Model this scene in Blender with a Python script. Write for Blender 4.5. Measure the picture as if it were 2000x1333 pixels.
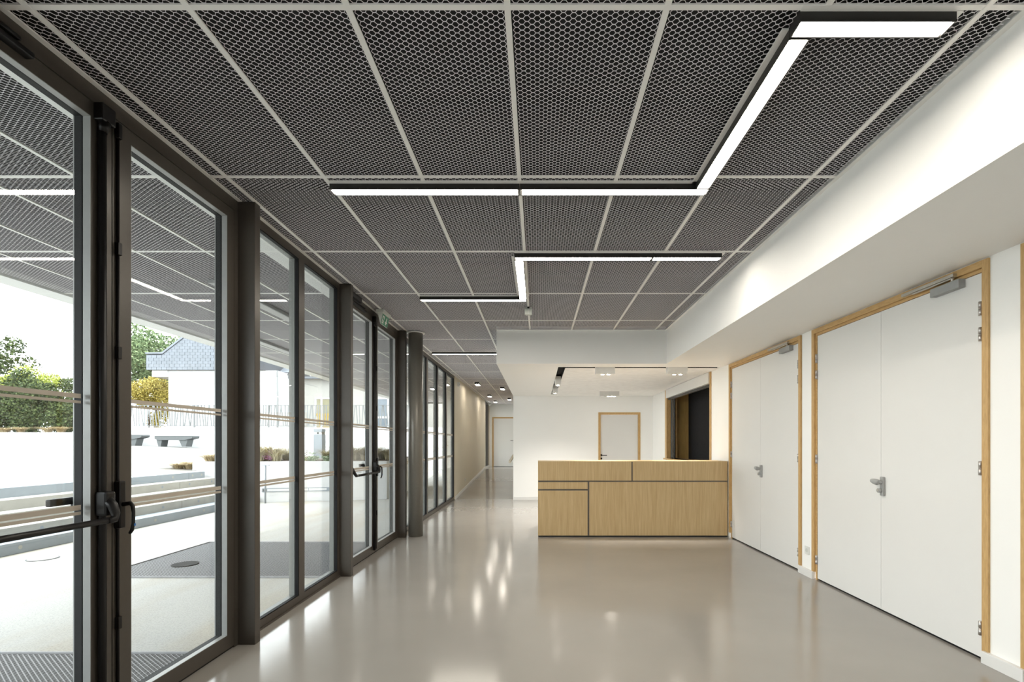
import bpy, bmesh, math, random
from mathutils import Vector, Matrix
random.seed(7)
for o in list(bpy.data.objects): bpy.data.objects.remove(o)
S = bpy.context.scene
COL = S.collection

# ------------------------------------------------------------------ camera
F, CX, CY, CH = 980.3, 1050.75, 866.9, 1.363      # focal, vanishing point (px of 2000x1333), eye height
cam = bpy.data.cameras.new('camera')
cam.sensor_fit = 'HORIZONTAL'; cam.sensor_width = 36.0
cam.lens = F / 2000 * 36.0
cam.shift_x = -(CX - 1000) / 2000
cam.shift_y = (CY - 666.5) / 2000
cam.clip_start = 0.05; cam.clip_end = 400
co = bpy.data.objects.new('camera', cam); COL.objects.link(co)
co.location = (0, 0, CH); co.rotation_euler = (math.pi / 2, 0, 0)
S.camera = co

# ------------------------------------------------------------------ world / light / exposure
w = bpy.data.worlds.new('overcast_sky'); S.world = w; w.use_nodes = True
bg = w.node_tree.nodes['Background']
bg.inputs[0].default_value = (0.93, 0.97, 1.0, 1); bg.inputs[1].default_value = 1.92
LAMP = 15.0                                        # emission of the ceiling lights
LAMP_COL = (1.0, 0.92, 0.80, 1)
S.view_settings.view_transform = 'Standard'; S.view_settings.look = 'None'
S.view_settings.exposure = 1.83; S.view_settings.gamma = 1.0
S.view_settings.use_curve_mapping = False

# ------------------------------------------------------------------ materials
def nmat(name):
    m = bpy.data.materials.new(name); m.use_nodes = True
    return m, m.node_tree, m.node_tree.nodes['Principled BSDF']
def mat(name, col, rough=0.5, metal=0.0, var=0.0, scale=8.0, bump=0.0, bscale=60.0, spec=0.5, stretch=None):
    m, t, b = nmat(name)
    b.inputs['Base Color'].default_value = (*col, 1); b.inputs['Roughness'].default_value = rough
    b.inputs['Metallic'].default_value = metal; b.inputs['Specular IOR Level'].default_value = spec
    N, L = t.nodes.new, t.links.new
    if var or bump:
        tc = N('ShaderNodeTexCoord'); mp = N('ShaderNodeMapping'); L(tc.outputs['Object'], mp.inputs[0])
        if stretch: mp.inputs['Scale'].default_value = stretch
    if var:
        n = N('ShaderNodeTexNoise'); n.inputs['Scale'].default_value = scale; n.inputs['Detail'].default_value = 5
        L(mp.outputs[0], n.inputs['Vector'])
        r = N('ShaderNodeValToRGB'); L(n.outputs['Fac'], r.inputs[0])
        r.color_ramp.elements[0].position = 0.3; r.color_ramp.elements[1].position = 0.7
        r.color_ramp.elements[0].color = (*[max(0, c * (1 - var)) for c in col], 1)
        r.color_ramp.elements[1].color = (*[min(1, c * (1 + var)) for c in col], 1)
        L(r.outputs[0], b.inputs['Base Color'])
    if bump:
        n2 = N('ShaderNodeTexNoise'); n2.inputs['Scale'].default_value = bscale; n2.inputs['Detail'].default_value = 3
        L(mp.outputs[0], n2.inputs['Vector'])
        bp = N('ShaderNodeBump'); bp.inputs['Strength'].default_value = bump; bp.inputs['Distance'].default_value = 0.01
        L(n2.outputs['Fac'], bp.inputs['Height']); L(bp.outputs[0], b.inputs['Normal'])
    return m
def wood(name, c0, c1, scale, stretch, rough=0.45, fleck=False):
    m, t, b = nmat(name); N, L = t.nodes.new, t.links.new
    tc = N('ShaderNodeTexCoord'); mp = N('ShaderNodeMapping'); mp.inputs['Scale'].default_value = stretch
    L(tc.outputs['Object'], mp.inputs[0])
    n = N('ShaderNodeTexNoise'); n.inputs['Scale'].default_value = scale; n.inputs['Detail'].default_value = 7; n.inputs['Roughness'].default_value = 0.62
    L(mp.outputs[0], n.inputs['Vector'])
    r = N('ShaderNodeValToRGB'); L(n.outputs['Fac'], r.inputs[0])
    r.color_ramp.elements[0].position = 0.3; r.color_ramp.elements[1].position = 0.72
    r.color_ramp.elements[0].color = (*c0, 1); r.color_ramp.elements[1].color = (*c1, 1)
    L(r.outputs[0], b.inputs['Base Color']); b.inputs['Roughness'].default_value = rough
    bp = N('ShaderNodeBump'); bp.inputs['Strength'].default_value = 0.08; bp.inputs['Distance'].default_value = 0.004
    L(n.outputs['Fac'], bp.inputs['Height']); L(bp.outputs[0], b.inputs['Normal'])
    return m
def emis(name, col, s):
    m = bpy.data.materials.new(name); m.use_nodes = True; t = m.node_tree; t.nodes.clear()
    e = t.nodes.new('ShaderNodeEmission'); e.inputs[0].default_value = col; e.inputs[1].default_value = s
    o = t.nodes.new('ShaderNodeOutputMaterial'); t.links.new(e.outputs[0], o.inputs[0]); return m
def glass(name, tint, f0):
    m = bpy.data.materials.new(name); m.use_nodes = True; t = m.node_tree; t.nodes.clear(); N, L = t.nodes.new, t.links.new
    tr = N('ShaderNodeBsdfTransparent'); tr.inputs[0].default_value = (*tint, 1)
    gl = N('ShaderNodeBsdfGlossy'); gl.inputs['Roughness'].default_value = 0.0
    lw = N('ShaderNodeLayerWeight'); lw.inputs[0].default_value = 0.5
    p = N('ShaderNodeMath'); p.operation = 'POWER'; p.inputs[1].default_value = 5; L(lw.outputs['Facing'], p.inputs[0])
    q = N('ShaderNodeMath'); q.operation = 'MULTIPLY_ADD'; q.inputs[1].default_value = 1 - f0; q.inputs[2].default_value = f0
    L(p.outputs[0], q.inputs[0])
    mx = N('ShaderNodeMixShader'); L(q.outputs[0], mx.inputs[0]); L(tr.outputs[0], mx.inputs[1]); L(gl.outputs[0], mx.inputs[2])
    o = N('ShaderNodeOutputMaterial'); L(mx.outputs[0], o.inputs[0]); return m
def leafmat(name, c0, c1):
    m, t, b = nmat(name); N, L = t.nodes.new, t.links.new
    g = N('ShaderNodeNewGeometry'); r = N('ShaderNodeValToRGB'); L(g.outputs['Random Per Island'], r.inputs[0])
    r.color_ramp.elements[0].color = (*c0, 1); r.color_ramp.elements[1].color = (*c1, 1)
    L(r.outputs[0], b.inputs['Base Color']); b.inputs['Roughness'].default_value = 0.7
    b.inputs['Specular IOR Level'].default_value = 0.2
    return m
def floormat():
    m, t, b = nmat('resin_floor'); N, L = t.nodes.new, t.links.new
    tc = N('ShaderNodeTexCoord')
    n = N('ShaderNodeTexNoise'); n.inputs['Scale'].default_value = 0.9; n.inputs['Detail'].default_value = 4; L(tc.outputs['Object'], n.inputs['Vector'])
    r = N('ShaderNodeValToRGB'); L(n.outputs['Fac'], r.inputs[0])
    r.color_ramp.elements[0].position = 0.3; r.color_ramp.elements[1].position = 0.7
    r.color_ramp.elements[0].color = (0.300, 0.280, 0.255, 1); r.color_ramp.elements[1].color = (0.335, 0.313, 0.286, 1)
    L(r.outputs[0], b.inputs['Base Color'])
    n2 = N('ShaderNodeTexNoise'); n2.inputs['Scale'].default_value = 14; n2.inputs['Detail'].default_value = 6; L(tc.outputs['Object'], n2.inputs['Vector'])
    mr = N('ShaderNodeMapRange'); mr.inputs[3].default_value = 0.10; mr.inputs[4].default_value = 0.19; L(n2.outputs['Fac'], mr.inputs[0])
    L(mr.outputs[0], b.inputs['Roughness'])
    n3 = N('ShaderNodeTexNoise'); n3.inputs['Scale'].default_value = 5.0; L(tc.outputs['Object'], n3.inputs['Vector'])
    bp = N('ShaderNodeBump'); bp.inputs['Strength'].default_value = 0.03; bp.inputs['Distance'].default_value = 0.01
    L(n3.outputs['Fac'], bp.inputs['Height']); L(bp.outputs[0], b.inputs['Normal'])
    b.inputs['Specular IOR Level'].default_value = 0.6
    return m
def groundmat(nm='washed_concrete', k=1.0):
    m, t, b = nmat(nm); N, L = t.nodes.new, t.links.new
    tc = N('ShaderNodeTexCoord'); mp = N('ShaderNodeMapping'); mp.inputs['Scale'].default_value = (1.6, 0.35, 1); L(tc.outputs['Object'], mp.inputs[0])
    n = N('ShaderNodeTexNoise'); n.inputs['Scale'].default_value = 1.1; n.inputs['Detail'].default_value = 5; L(mp.outputs[0], n.inputs['Vector'])
    r = N('ShaderNodeValToRGB'); L(n.outputs['Fac'], r.inputs[0])
    r.color_ramp.elements[0].position = 0.34; r.color_ramp.elements[1].position = 0.55
    r.color_ramp.elements[0].color = (0.55 * k, 0.505 * k, 0.43 * k, 1); r.color_ramp.elements[1].color = (0.60 * k, 0.59 * k, 0.56 * k, 1)
    n2 = N('ShaderNodeTexNoise'); n2.inputs['Scale'].default_value = 90; n2.inputs['Detail'].default_value = 3; L(tc.outputs['Object'], n2.inputs['Vector'])
    r2 = N('ShaderNodeValToRGB'); L(n2.outputs['Fac'], r2.inputs[0]); r2.color_ramp.elements[0].color = (0.8, 0.8, 0.8, 1); r2.color_ramp.elements[0].position = 0.35; r2.color_ramp.elements[1].position = 0.55
    mx = N('ShaderNodeMix'); mx.data_type = 'RGBA'; mx.blend_type = 'MULTIPLY'; mx.inputs[0].default_value = 1.0
    L(r.outputs[0], mx.inputs[6]); L(r2.outputs[0], mx.inputs[7]); L(mx.outputs[2], b.inputs['Base Color'])
    b.inputs['Roughness'].default_value = 0.85
    return m
M = dict(
    floor=floormat(), ground=groundmat('washed_concrete', 0.82), terrace=groundmat('terrace_concrete', 0.40),
    white=mat('white_paint', (0.92, 0.912, 0.885), 0.6, var=0.006, scale=3, bump=0.02, bscale=180),
    doorwhite=mat('white_lacquer', (0.76, 0.75, 0.725), 0.38, var=0.01, scale=2),
    cream=mat('cream_wall_paint', (0.70, 0.63, 0.50), 0.6, var=0.012, scale=3, bump=0.02, bscale=180),
    perfor=mat('perforated_plasterboard', (0.88, 0.868, 0.84), 0.6, var=0.05, scale=9, bump=0.05, bscale=70),
    frame=mat('taupe_aluminium', (0.072, 0.061, 0.050), 0.36, 0.15, var=0.04, scale=40),
    colpaint=mat('grey_column_paint', (0.20, 0.185, 0.16), 0.33, 0.2, var=0.04, scale=40),
    alu=mat('grey_aluminium', (0.33, 0.335, 0.33), 0.42, 0.15, var=0.03, scale=30),
    gasket=mat('black_rubber', (0.010, 0.010, 0.011), 0.6, var=0.1, scale=30, spec=0.2),
    black=mat('black_hardware', (0.009, 0.008, 0.008), 0.36, var=0.1, scale=30, spec=0.3),
    blackbox=mat('black_housing', (0.016, 0.015, 0.014), 0.45, var=0.1, scale=20),
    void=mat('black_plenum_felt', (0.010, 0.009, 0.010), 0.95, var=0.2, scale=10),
    tee=mat('light_grey_tee_bar', (0.90, 0.89, 0.86), 0.5, var=0.01, scale=20),
    mesh=mat('expanded_metal', (0.78, 0.75, 0.785), 0.5, 0.0, var=0.03, scale=20),
    grate=mat('galvanised_grate', (0.30, 0.30, 0.31), 0.6, 0.1, var=0.1, scale=30),
    cover=mat('cast_cover', (0.07, 0.07, 0.07), 1.0, var=0.1, scale=20, spec=0.05),
    pit=mat('grate_pit', (0.02, 0.02, 0.02), 0.9, var=0.2, scale=10),
    oak=wood('oak_veneer', (0.47, 0.32, 0.150), (0.61, 0.45, 0.240), 7.0, (9.0, 9.0, 0.35)),
    beech=wood('beech_wood', (0.47, 0.285, 0.105), (0.64, 0.42, 0.185), 16.0, (5.0, 5.0, 0.8)),
    beech_y=wood('beech_wood_lengthwise', (0.47, 0.285, 0.105), (0.64, 0.42, 0.185), 16.0, (5.0, 0.8, 5.0)),
    ochre=wood('ochre_wood_panel', (0.48, 0.30, 0.09), (0.62, 0.41, 0.15), 9.0, (7.0, 7.0, 0.5)),
    joint=mat('bronze_metal_joint', (0.15, 0.13, 0.11), 0.4, 0.4, var=0.05, scale=20),
    steel=mat('brushed_steel', (0.56, 0.54, 0.50), 0.32, 0.85, var=0.04, scale=30),
    hinge=mat('satin_hinge', (0.52, 0.49, 0.47), 0.3, 0.8, var=0.04, scale=30),
    greyhandle=mat('grey_nylon_handle', (0.36, 0.36, 0.35), 0.42, var=0.03, scale=30),
    stripe=mat('taupe_glass_stripe', (0.47, 0.415, 0.345), 0.6, var=0.02, scale=20),
    plastic=mat('white_plastic', (0.74, 0.74, 0.70), 0.4, var=0.02, scale=20),
    clear=mat('frosted_plastic', (0.66, 0.68, 0.63), 0.25, var=0.03, scale=20),
    green=mat('exit_green', (0.02, 0.20, 0.10), 0.4, var=0.03, scale=20),
    glass=glass('window_glass', (0.965, 0.985, 0.975), 0.035),
    lamp=emis('lamp_diffuser', LAMP_COL, LAMP), spot=emis('spot_lamp', (1.0, 0.92, 0.80, 1), 25.0),
    concrete=mat('pale_concrete', (0.40, 0.385, 0.35), 0.85, var=0.07, scale=5, bump=0.1, bscale=80),
    bluecon=mat('blue_grey_concrete', (0.29, 0.322, 0.352), 0.8, var=0.05, scale=5, bump=0.1, bscale=80),
    render=mat('white_render', (0.62, 0.62, 0.62), 0.85, var=0.02, scale=4, bump=0.05, bscale=60),
    band=mat('white_canopy_board', (0.84, 0.845, 0.83), 0.7, var=0.01, scale=4),
    capgrey=mat('grey_outer_cap', (0.22, 0.225, 0.215), 0.4, 0.15, var=0.03, scale=30),
    bench=mat('grey_bench_concrete', (0.10, 0.106, 0.108), 0.7, var=0.06, scale=8),
    slate=mat('slate', (0.155, 0.172, 0.198), 0.6, var=0.12, scale=2.5),
    slatedark=mat('slate_underlay', (0.045, 0.05, 0.06), 0.8, var=0.1, scale=4),
    rail=mat('galvanised_rail', (0.17, 0.175, 0.175), 0.45, 0.3, var=0.05, scale=10),
    bollard=mat('grey_blue_metal', (0.27, 0.30, 0.33), 0.4, 0.2, var=0.02, scale=10),
    bark=mat('bark', (0.07, 0.05, 0.035), 0.9, var=0.2, scale=10),
    soil=mat('soil', (0.09, 0.06, 0.04), 0.95, var=0.3, scale=20),
    leaf_a=leafmat('green_leaves', (0.0542, 0.0930, 0.0387), (0.2325, 0.2945, 0.1472)),
    leaf_d=leafmat('dark_leaves', (0.0134, 0.0246, 0.0089), (0.0893, 0.1161, 0.0402)),
    leaf_l=leafmat('lime_leaves', (0.1650, 0.2100, 0.0225), (0.4125, 0.4350, 0.1050)),
    leaf_y=leafmat('yellow_leaves', (0.2106, 0.1782, 0.0324), (0.5670, 0.4536, 0.1296)),
    grass=leafmat('dry_grass', (0.22, 0.185, 0.10), (0.52, 0.46, 0.29)),
    straw=leafmat('straw_grass', (0.33, 0.25, 0.13), (0.66, 0.55, 0.35)),
    pink=leafmat('pink_flowers', (0.3150, 0.1080, 0.2250), (0.5400, 0.3240, 0.4500)),
    sage=leafmat('sage_leaves', (0.1980, 0.2520, 0.1620), (0.4050, 0.4680, 0.3240)),
    yellowpaint=mat('yellow_paint', (0.36, 0.25, 0.05), 0.6, var=0.03, scale=5),
    curtain=mat('pale_yellow_curtain', (0.25, 0.235, 0.15), 0.8, var=0.05, scale=5),
    farglass=mat('far_window_glass', (0.10, 0.13, 0.16), 0.08, 0.0, var=0.1, scale=2, spec=1.0),
    blue=mat('blue_sticker', (0.03, 0.15, 0.45), 0.4, var=0.02, scale=20),
    creamext=mat('cream_render', (0.36, 0.352, 0.325), 0.85, var=0.02, scale=4),
)

# ------------------------------------------------------------------ helpers
def bx(bm, x0, x1, y0, y1, z0, z1, bev=0.0):
    r = bmesh.ops.create_cube(bm, size=1.0)
    for v in r['verts']:
        v.co = Vector((x0 + (v.co.x + .5) * (x1 - x0), y0 + (v.co.y + .5) * (y1 - y0), z0 + (v.co.z + .5) * (z1 - z0)))
    if bev:
        es = list({e for v in r['verts'] for e in v.link_edges})
        bmesh.ops.bevel(bm, geom=es, offset=bev, segments=2, affect='EDGES', profile=0.6)
    return bm
def tube(bm, pts, r, n=12, cap=True):
    pts = [Vector(p) for p in pts]; rings = []
    rr = r if isinstance(r, (list, tuple)) else [r] * len(pts)
    prev = None
    for i, p in enumerate(pts):
        d = (pts[min(i + 1, len(pts) - 1)] - pts[max(i - 1, 0)]).normalized()
        if prev is None:
            a = Vector((0, 0, 1)) if abs(d.z) < 0.9 else Vector((1, 0, 0))
            u = d.cross(a).normalized()
        else:
            u = (prev - d * prev.dot(d)).normalized()
        prev = u; v = d.cross(u)
        rings.append([bm.verts.new(p + (u * math.cos(2 * math.pi * k / n) + v * math.sin(2 * math.pi * k / n)) * rr[i]) for k in range(n)])
    for a, b in zip(rings, rings[1:]):
        for k in range(n): bm.faces.new((a[k], a[(k + 1) % n], b[(k + 1) % n], b[k])).smooth = True
    if cap:
        bm.faces.new(rings[0][::-1]); bm.faces.new(rings[-1])
    return bm
def prism(bm, poly, vec):
    vec = Vector(vec); a = [bm.verts.new(Vector(p)) for p in poly]; b = [bm.verts.new(Vector(p) + vec) for p in poly]
    bm.faces.new(a); bm.faces.new(b[::-1]); n = len(a)
    for i in range(n): bm.faces.new((a[i], b[i], b[(i + 1) % n], a[(i + 1) % n]))
    bmesh.ops.recalc_face_normals(bm, faces=bm.faces[:])
    return bm
def wl(o):
    v = Vector((0, 0, 0))
    while o: v += o.location; o = o.parent
    return v
def B(*boxes, bev=0.0):
    bm = bmesh.new()
    for b in boxes: bx(bm, *b, bev=bev)
    return bm
def obj(name, bm, m, parent=None, loc=None):
    """bm in world coordinates; origin goes to loc (world) or the parent's origin"""
    off = Vector(loc) if loc is not None else (wl(parent) if parent else Vector((0, 0, 0)))
    bmesh.ops.recalc_face_normals(bm, faces=bm.faces[:])
    bmesh.ops.translate(bm, verts=bm.verts[:], vec=-off)
    me = bpy.data.meshes.new(name); bm.to_mesh(me); bm.free(); me.materials.append(M[m])
    o = bpy.data.objects.new(name, me); COL.objects.link(o); o.parent = parent
    o.location = off - (wl(parent) if parent else Vector((0, 0, 0)))
    return o
def inst(name, me, loc, parent=None, rot=None, scale=None):
    o = bpy.data.objects.new(name, me); COL.objects.link(o); o.parent = parent
    o.location = Vector(loc) - (wl(parent) if parent else Vector((0, 0, 0)))
    if rot: o.rotation_euler = rot
    if scale: o.scale = scale
    return o
def tag(o, label, cat, group=None, kind=None):
    o['label'] = label; o['category'] = cat
    if group: o['group'] = group
    if kind: o['kind'] = kind
    return o
def thing(name, loc, label, cat, group=None, kind=None):
    o = bpy.data.objects.new(name, None); COL.objects.link(o); o.location = loc; o.empty_display_size = 0.1
    return tag(o, label, cat, group, kind)
def dup(root, delta, label=None):
    def rec(o, par):
        c = o.copy(); COL.objects.link(c); c.parent = par
        for k in list(o.children): rec(k, c)
        return c
    r = rec(root, None); r.location = root.location + Vector(delta)
    if label: r['label'] = label
    return r
def P(x, y, Y): return Vector(((x - CX) * Y / F, Y, CH - (y - CY) * Y / F))
def meshobj(name, verts, faces, m, parent=None, loc=(0, 0, 0)):
    me = bpy.data.meshes.new(name); me.from_pydata(verts, [], faces); me.materials.append(M[m])
    return inst(name, me, loc, parent)

CEIL = 3.0
# ------------------------------------------------------------------ floor
bm = B((-2.12, 2.98, -4.2, 12.28, -0.3, 0))
prism(bm, [(-2.1, 12.28, -0.3), (-2.1, 12.28, 0), (-2.1, 18.9, 0.40), (-2.1, 21.2, 0.40), (-2.1, 21.2, -0.3)], (1.65, 0, 0))
tag(obj('floor', bm, 'floor'), 'glossy grey-beige resin floor with a ramp rising into the corridor', 'floor', kind='structure')
tag(obj('trim_1', B((-2.02, -0.6, 12.272, 12.288, -0.01, 0.002)), 'steel'), 'thin joint line across the floor where the ramp starts', 'trim', kind='structure')

# ------------------------------------------------------------------ ceiling with expanded metal panels
def mesh_data(w, d, L=0.04, Sh=0.02727, sw=0.0018, bw=0.0028, z=0.0016, mname='mesh'):
    """expanded metal sheet 0..w, 0..d: a bond and two strands for every node"""
    V = []; Fc = []; b = L * 0.26
    nx = int(w / L) + 2; ny = int(d / (Sh / 2)) + 1
    def quad(p, q, wd):
        if min(p[0], q[0]) < 0 or max(p[0], q[0]) > w or min(p[1], q[1]) < 0 or max(p[1], q[1]) > d: return
        dx, dy = q[0] - p[0], q[1] - p[1]; l = math.hypot(dx, dy); nx_, ny_ = -dy / l * wd / 2, dx / l * wd / 2
        i = len(V)
        V.extend([(p[0] - nx_, p[1] - ny_, z), (q[0] - nx_, q[1] - ny_, z), (q[0] + nx_, q[1] + ny_, 0), (p[0] + nx_, p[1] + ny_, 0)])
        Fc.append((i, i + 1, i + 2, i + 3))
    for j in range(ny + 1):
        y = j * Sh / 2
        for i in range(-1, nx):
            x = i * L + (j % 2) * L / 2
            quad((x - b / 2, y), (x + b / 2, y), bw)
            quad((x + b / 2, y), (x + L / 2 - b / 2, y + Sh / 2), sw)
            quad((x + b / 2, y), (x + L / 2 - b / 2, y - Sh / 2), sw)
    me = bpy.data.meshes.new('expanded_metal_panel'); me.from_pydata(V, [], Fc); me.materials.append(M[mname]); return me
_mc = {}
def mpanel(parent, x0, x1, y0, y1, z):
    k = (round(x1 - x0, 3), round(y1 - y0, 3))
    if k not in _mc: _mc[k] = mesh_data(*k)
    inst('mesh_panel', _mc[k], (x0, y0, z), parent)
T = 0.012
TX = [-1.915 + 0.6 * k for k in range(7)]
RY = [1.884 + 1.2 * r for r in range(-2, 17)]
ce = obj('ceiling', B((-2.12, 1.90, -4.2, 7.3, 3.055, 3.12), (-2.12, -0.58, 7.3, 21.2, 3.055, 3.12)), 'void')
tag(ce, 'dark ceiling of expanded metal panels in a pale bar grid', 'ceiling', kind='structure')
def grid(parent, xs, x_lo, x_hi, rows, y_lo, y_hi, z):
    edges = [x_lo] + [x for x in xs if x_lo < x < x_hi] + [x_hi]
    for x in edges[1:-1]: obj('tee_bar', B((x - T, x + T, y_lo, y_hi, z, z + 0.007)), 'tee', parent)
    re = [y_lo] + [y for y in rows if y_lo + 0.03 < y < y_hi - 0.03] + [y_hi]
    for y in re[1:-1]: obj('cross_bar', B((x_lo, x_hi, y - T, y + T, z + 0.0006, z + 0.007)), 'tee', parent)
    for a, b in zip(edges, edges[1:]):
        for c, d in zip(re, re[1:]):
            mpanel(parent, a + (T if a != x_lo else 0), b - (T if b != x_hi else 0), c, d, z + 0.005)
grid(ce, TX, -2.005, 1.83, RY, RY[0], 7.25, CEIL)
grid(ce, TX, -2.005, -0.6, RY, 7.25, 20.9, CEIL)
obj('edge_trim', B((-2.03, -2.005, -4.2, 20.9, CEIL, CEIL + 0.007)), 'tee', ce)
obj('edge_trim', B((1.83, 1.858, -4.2, 7.25, CEIL, CEIL + 0.007)), 'tee', ce)
obj('edge_trim', B((-0.6, 1.858, 7.22, 7.25, CEIL - 0.0005, CEIL + 0.007)), 'tee', ce)
tag(obj('roof_slab', B((-5.4, 3.6, -4.4, 21.4, 3.20, 3.45)), 'render'), 'white flat roof slab over the hall and canopy', 'roof', kind='structure')

# ------------------------------------------------------------------ white soffit (right band + reception ceiling)
so = obj('ceiling_soffit', B((1.858, 2.98, -4.2, 7.25, 2.516, 3.2),
    (-0.6, 2.98, 7.25, 7.565, 2.516, 3.2), (-0.6, 0.305, 7.565, 12.15, 2.516, 3.2),
    (0.305, 2.98, 11.8, 12.15, 2.516, 3.2), (2.74, 2.98, 7.565, 7.675, 2.516, 3.2)), 'white')
tag(so, 'white plaster bulkhead along the right wall and above the reception', 'ceiling', kind='structure')
obj('perforated_panel', B((0.418, 2.98, 7.683, 11.8, 2.518, 3.15)), 'perfor', so)
obj('slot_liner', B((0.305, 2.74, 7.565, 7.675, 2.585, 2.62), (0.305, 0.41, 7.675, 11.8, 2.585, 2.62), (0.41, 2.74, 7.675, 7.683, 2.5195, 2.62), (0.41, 0.418, 7.683, 11.8, 2.5195, 2.62), (0.305, 0.31, 7.675, 11.8, 2.5195, 2.585)), 'void', so)

# ------------------------------------------------------------------ walls
XW = 2.78
HL, HR, HS = 8.07, 10.80, 1.05      # hatch opening along Y, sill height
tag(obj('wall_right', B((XW, 2.98, -4.2, 0.88, 0, 2.516), (XW, 2.98, 2.885, 3.085, 0, 2.516), (XW, 2.98, 5.079, 5.284, 0, 2.516),
    (XW, 2.98, 7.289, HL, 0, 2.516), (XW, 2.98, HR + 0.1, 12.15, 0, 2.516), (XW, 2.98, HL, HR, 0, HS),
    (XW, 2.98, 0.88, 2.885, 2.505, 2.516), (XW, 2.98, 3.085, 5.079, 2.508, 2.516), (XW, 2.98, 5.284, 7.289, 2.508, 2.516)), 'white'),
    'white wall on the right between the double doors', 'wall', kind='structure')
tag(obj('wall_back', B((-0.6, 1.46, 12.15, 12.35, 0, 3.2), (2.478, 2.98, 12.15, 12.35, 0, 3.2), (1.46, 2.478, 12.15, 12.35, 2.118, 3.2)), 'white'),
    'white back wall behind the reception desk', 'wall', kind='structure')
tag(obj('wall_corridor', B((-0.6, -0.42, 12.35, 21.1, -0.1, 3.2)), 'white'), 'white right-hand wall of the corridor', 'wall', kind='structure')
tag(obj('wall_left', B((-2.25, -2.02, 12.16, 19.25, -0.1, 3.2), (-2.25, -2.02, 20.62, 21.1, -0.1, 3.2)), 'cream'),
    'cream wall along the left of the corridor', 'wall', kind='structure')
tag(obj('wall_end', B((-2.02, -1.905, 20.9, 21.1, 0.3, 3.2), (-0.93, -0.6, 20.9, 21.1, 0.3, 3.2), (-1.905, -0.93, 20.9, 21.1, 2.465, 3.2)), 'white'),
    'white wall closing the far end of the corridor', 'wall', kind='structure')
tag(obj('wall_front', B((-2.12, 2.98, -4.4, -4.2, 0, 3.2)), 'white'), 'white wall behind the viewer', 'wall', kind='structure')
# skirting
def base(n, x0, x1, y0, y1, label): tag(obj('baseboard_' + n, B((x0, x1, y0, y1, 0, 0.075), bev=0.002), 'doorwhite'), label, 'baseboard', kind='structure')
base('right', 2.752, XW, 5.045, 5.318, 'white skirting between the two white double doors')
base('near', 2.752, XW, 2.85, 3.12, 'white skirting at the right edge beside the nearest double door')
base('far', 2.752, XW, 7.70, 12.14, 'white skirting behind the reception desk on the right wall')
base('back', -0.585, 1.455, 12.132, 12.15, 'white skirting along the reception back wall')
bm = bmesh.new()
prism(bm, [(-2.02, 12.2, 0), (-2.02, 12.28, 0), (-2.02, 18.9, 0.40), (-2.02, 20.9, 0.40), (-2.02, 20.9, 0.475), (-2.02, 18.9, 0.475), (-2.02, 12.28, 0.075), (-2.02, 12.2, 0.075)], (0.015, 0, 0))
tag(obj('baseboard_left', bm, 'doorwhite'), 'pale skirting rising with the ramp on the cream wall', 'baseboard', kind='structure')

# ------------------------------------------------------------------ steel posts and round column
for y, lab in ((1.325, 'grey steel post before the nearest glass door'), (3.395, 'grey steel post between the nearest glass door and the fixed glazing'),
               (5.135, 'grey steel post between the fixed glazing and the second glass door'), (7.26, 'grey steel post beside the round column')):
    tag(obj('steel_post', B((-2.11, -1.915, y, y + 0.065, 0, CEIL), bev=0.003), 'frame', loc=(-2.0, y, 0)), lab, 'post')
cl = thing('round_column', (-1.805, 7.405, 0), 'round grey steel column in front of the glazing', 'column')
bm = bmesh.new(); tube(bm, [(-1.805, 7.405, 0), (-1.805, 7.405, 2.985)], 0.106, 40); obj('shaft', bm, 'colpaint', cl)
bm = bmesh.new(); tube(bm, [(-1.805, 7.405, 2.985), (-1.805, 7.405, 2.9995)], 0.132, 40); obj('collar', bm, 'tee', cl)

# ------------------------------------------------------------------ glazing
XF = -2.03
STR = ((1.567, 1.587), (1.544, 1.556), (1.063, 1.086), (1.042, 1.056))
def stripes(y0, y1, xg, parent):
    for a, b in STR: obj('stripe', B((xg, xg + 0.0015, y0, y1, a, b)), 'stripe', parent)
def ring(x0, x1, y0, y1, z0, z1, t):
    return B((x0, x1, y0, y0 + t, z0, z1), (x0, x1, y1 - t, y1, z0, z1), (x0, x1, y0 + t, y1 - t, z0, z0 + t), (x0, x1, y0 + t, y1 - t, z1 - t, z1))
def fixed_window(name, label, y0, y1, mull, hw=0.05):
    r = thing(name, (XF, (y0 + y1) / 2, 0), label, 'window', kind='structure')
    z0, z1 = 0.07, 2.937
    obj('sill_rail', B((-2.11, XF, y0, y1, 0.0, z0), (-2.11, XF + 0.012, y0, y1, 0.0, 0.014)), 'frame', r)
    obj('head_rail', B((-2.11, XF, y0, y1, z1, CEIL + 0.02)), 'frame', r)
    ed = [y0 + hw] + [m for m in mull] + [y1 - hw]
    obj('jamb', B((-2.11, XF, y0, y0 + hw, z0, z1)), 'frame', r); obj('jamb', B((-2.11, XF, y1 - hw, y1, z0, z1)), 'frame', r)
    for m in mull: obj('mullion', B((-2.066, XF, m - hw, m + hw, z0, z1)), 'frame', r); obj('outer_cap', B((-2.115, -2.066, m - hw, m + hw, z0, z1)), 'capgrey', r)
    for i, (a, b) in enumerate(zip(ed, ed[1:])):
        a += hw if i else 0; b -= hw if i < len(mull) else 0
        g = obj('glass_pane', B((-2.068, -2.062, a, b, z0, z1)), 'glass', r)
        obj('gasket', ring(-2.061, -2.034, a, b, z0, z1, 0.007), 'gasket', r)
        obj('outer_bead', ring(-2.112, -2.069, a, b, z0, z1, 0.004), 'capgrey', r)
        stripes(a + 0.012, b - 0.012, -2.0615, g)
    return r
fixed_window('window_1', 'tall fixed glazing of two panes between two steel posts', 3.46, 5.135, [4.315])
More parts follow.
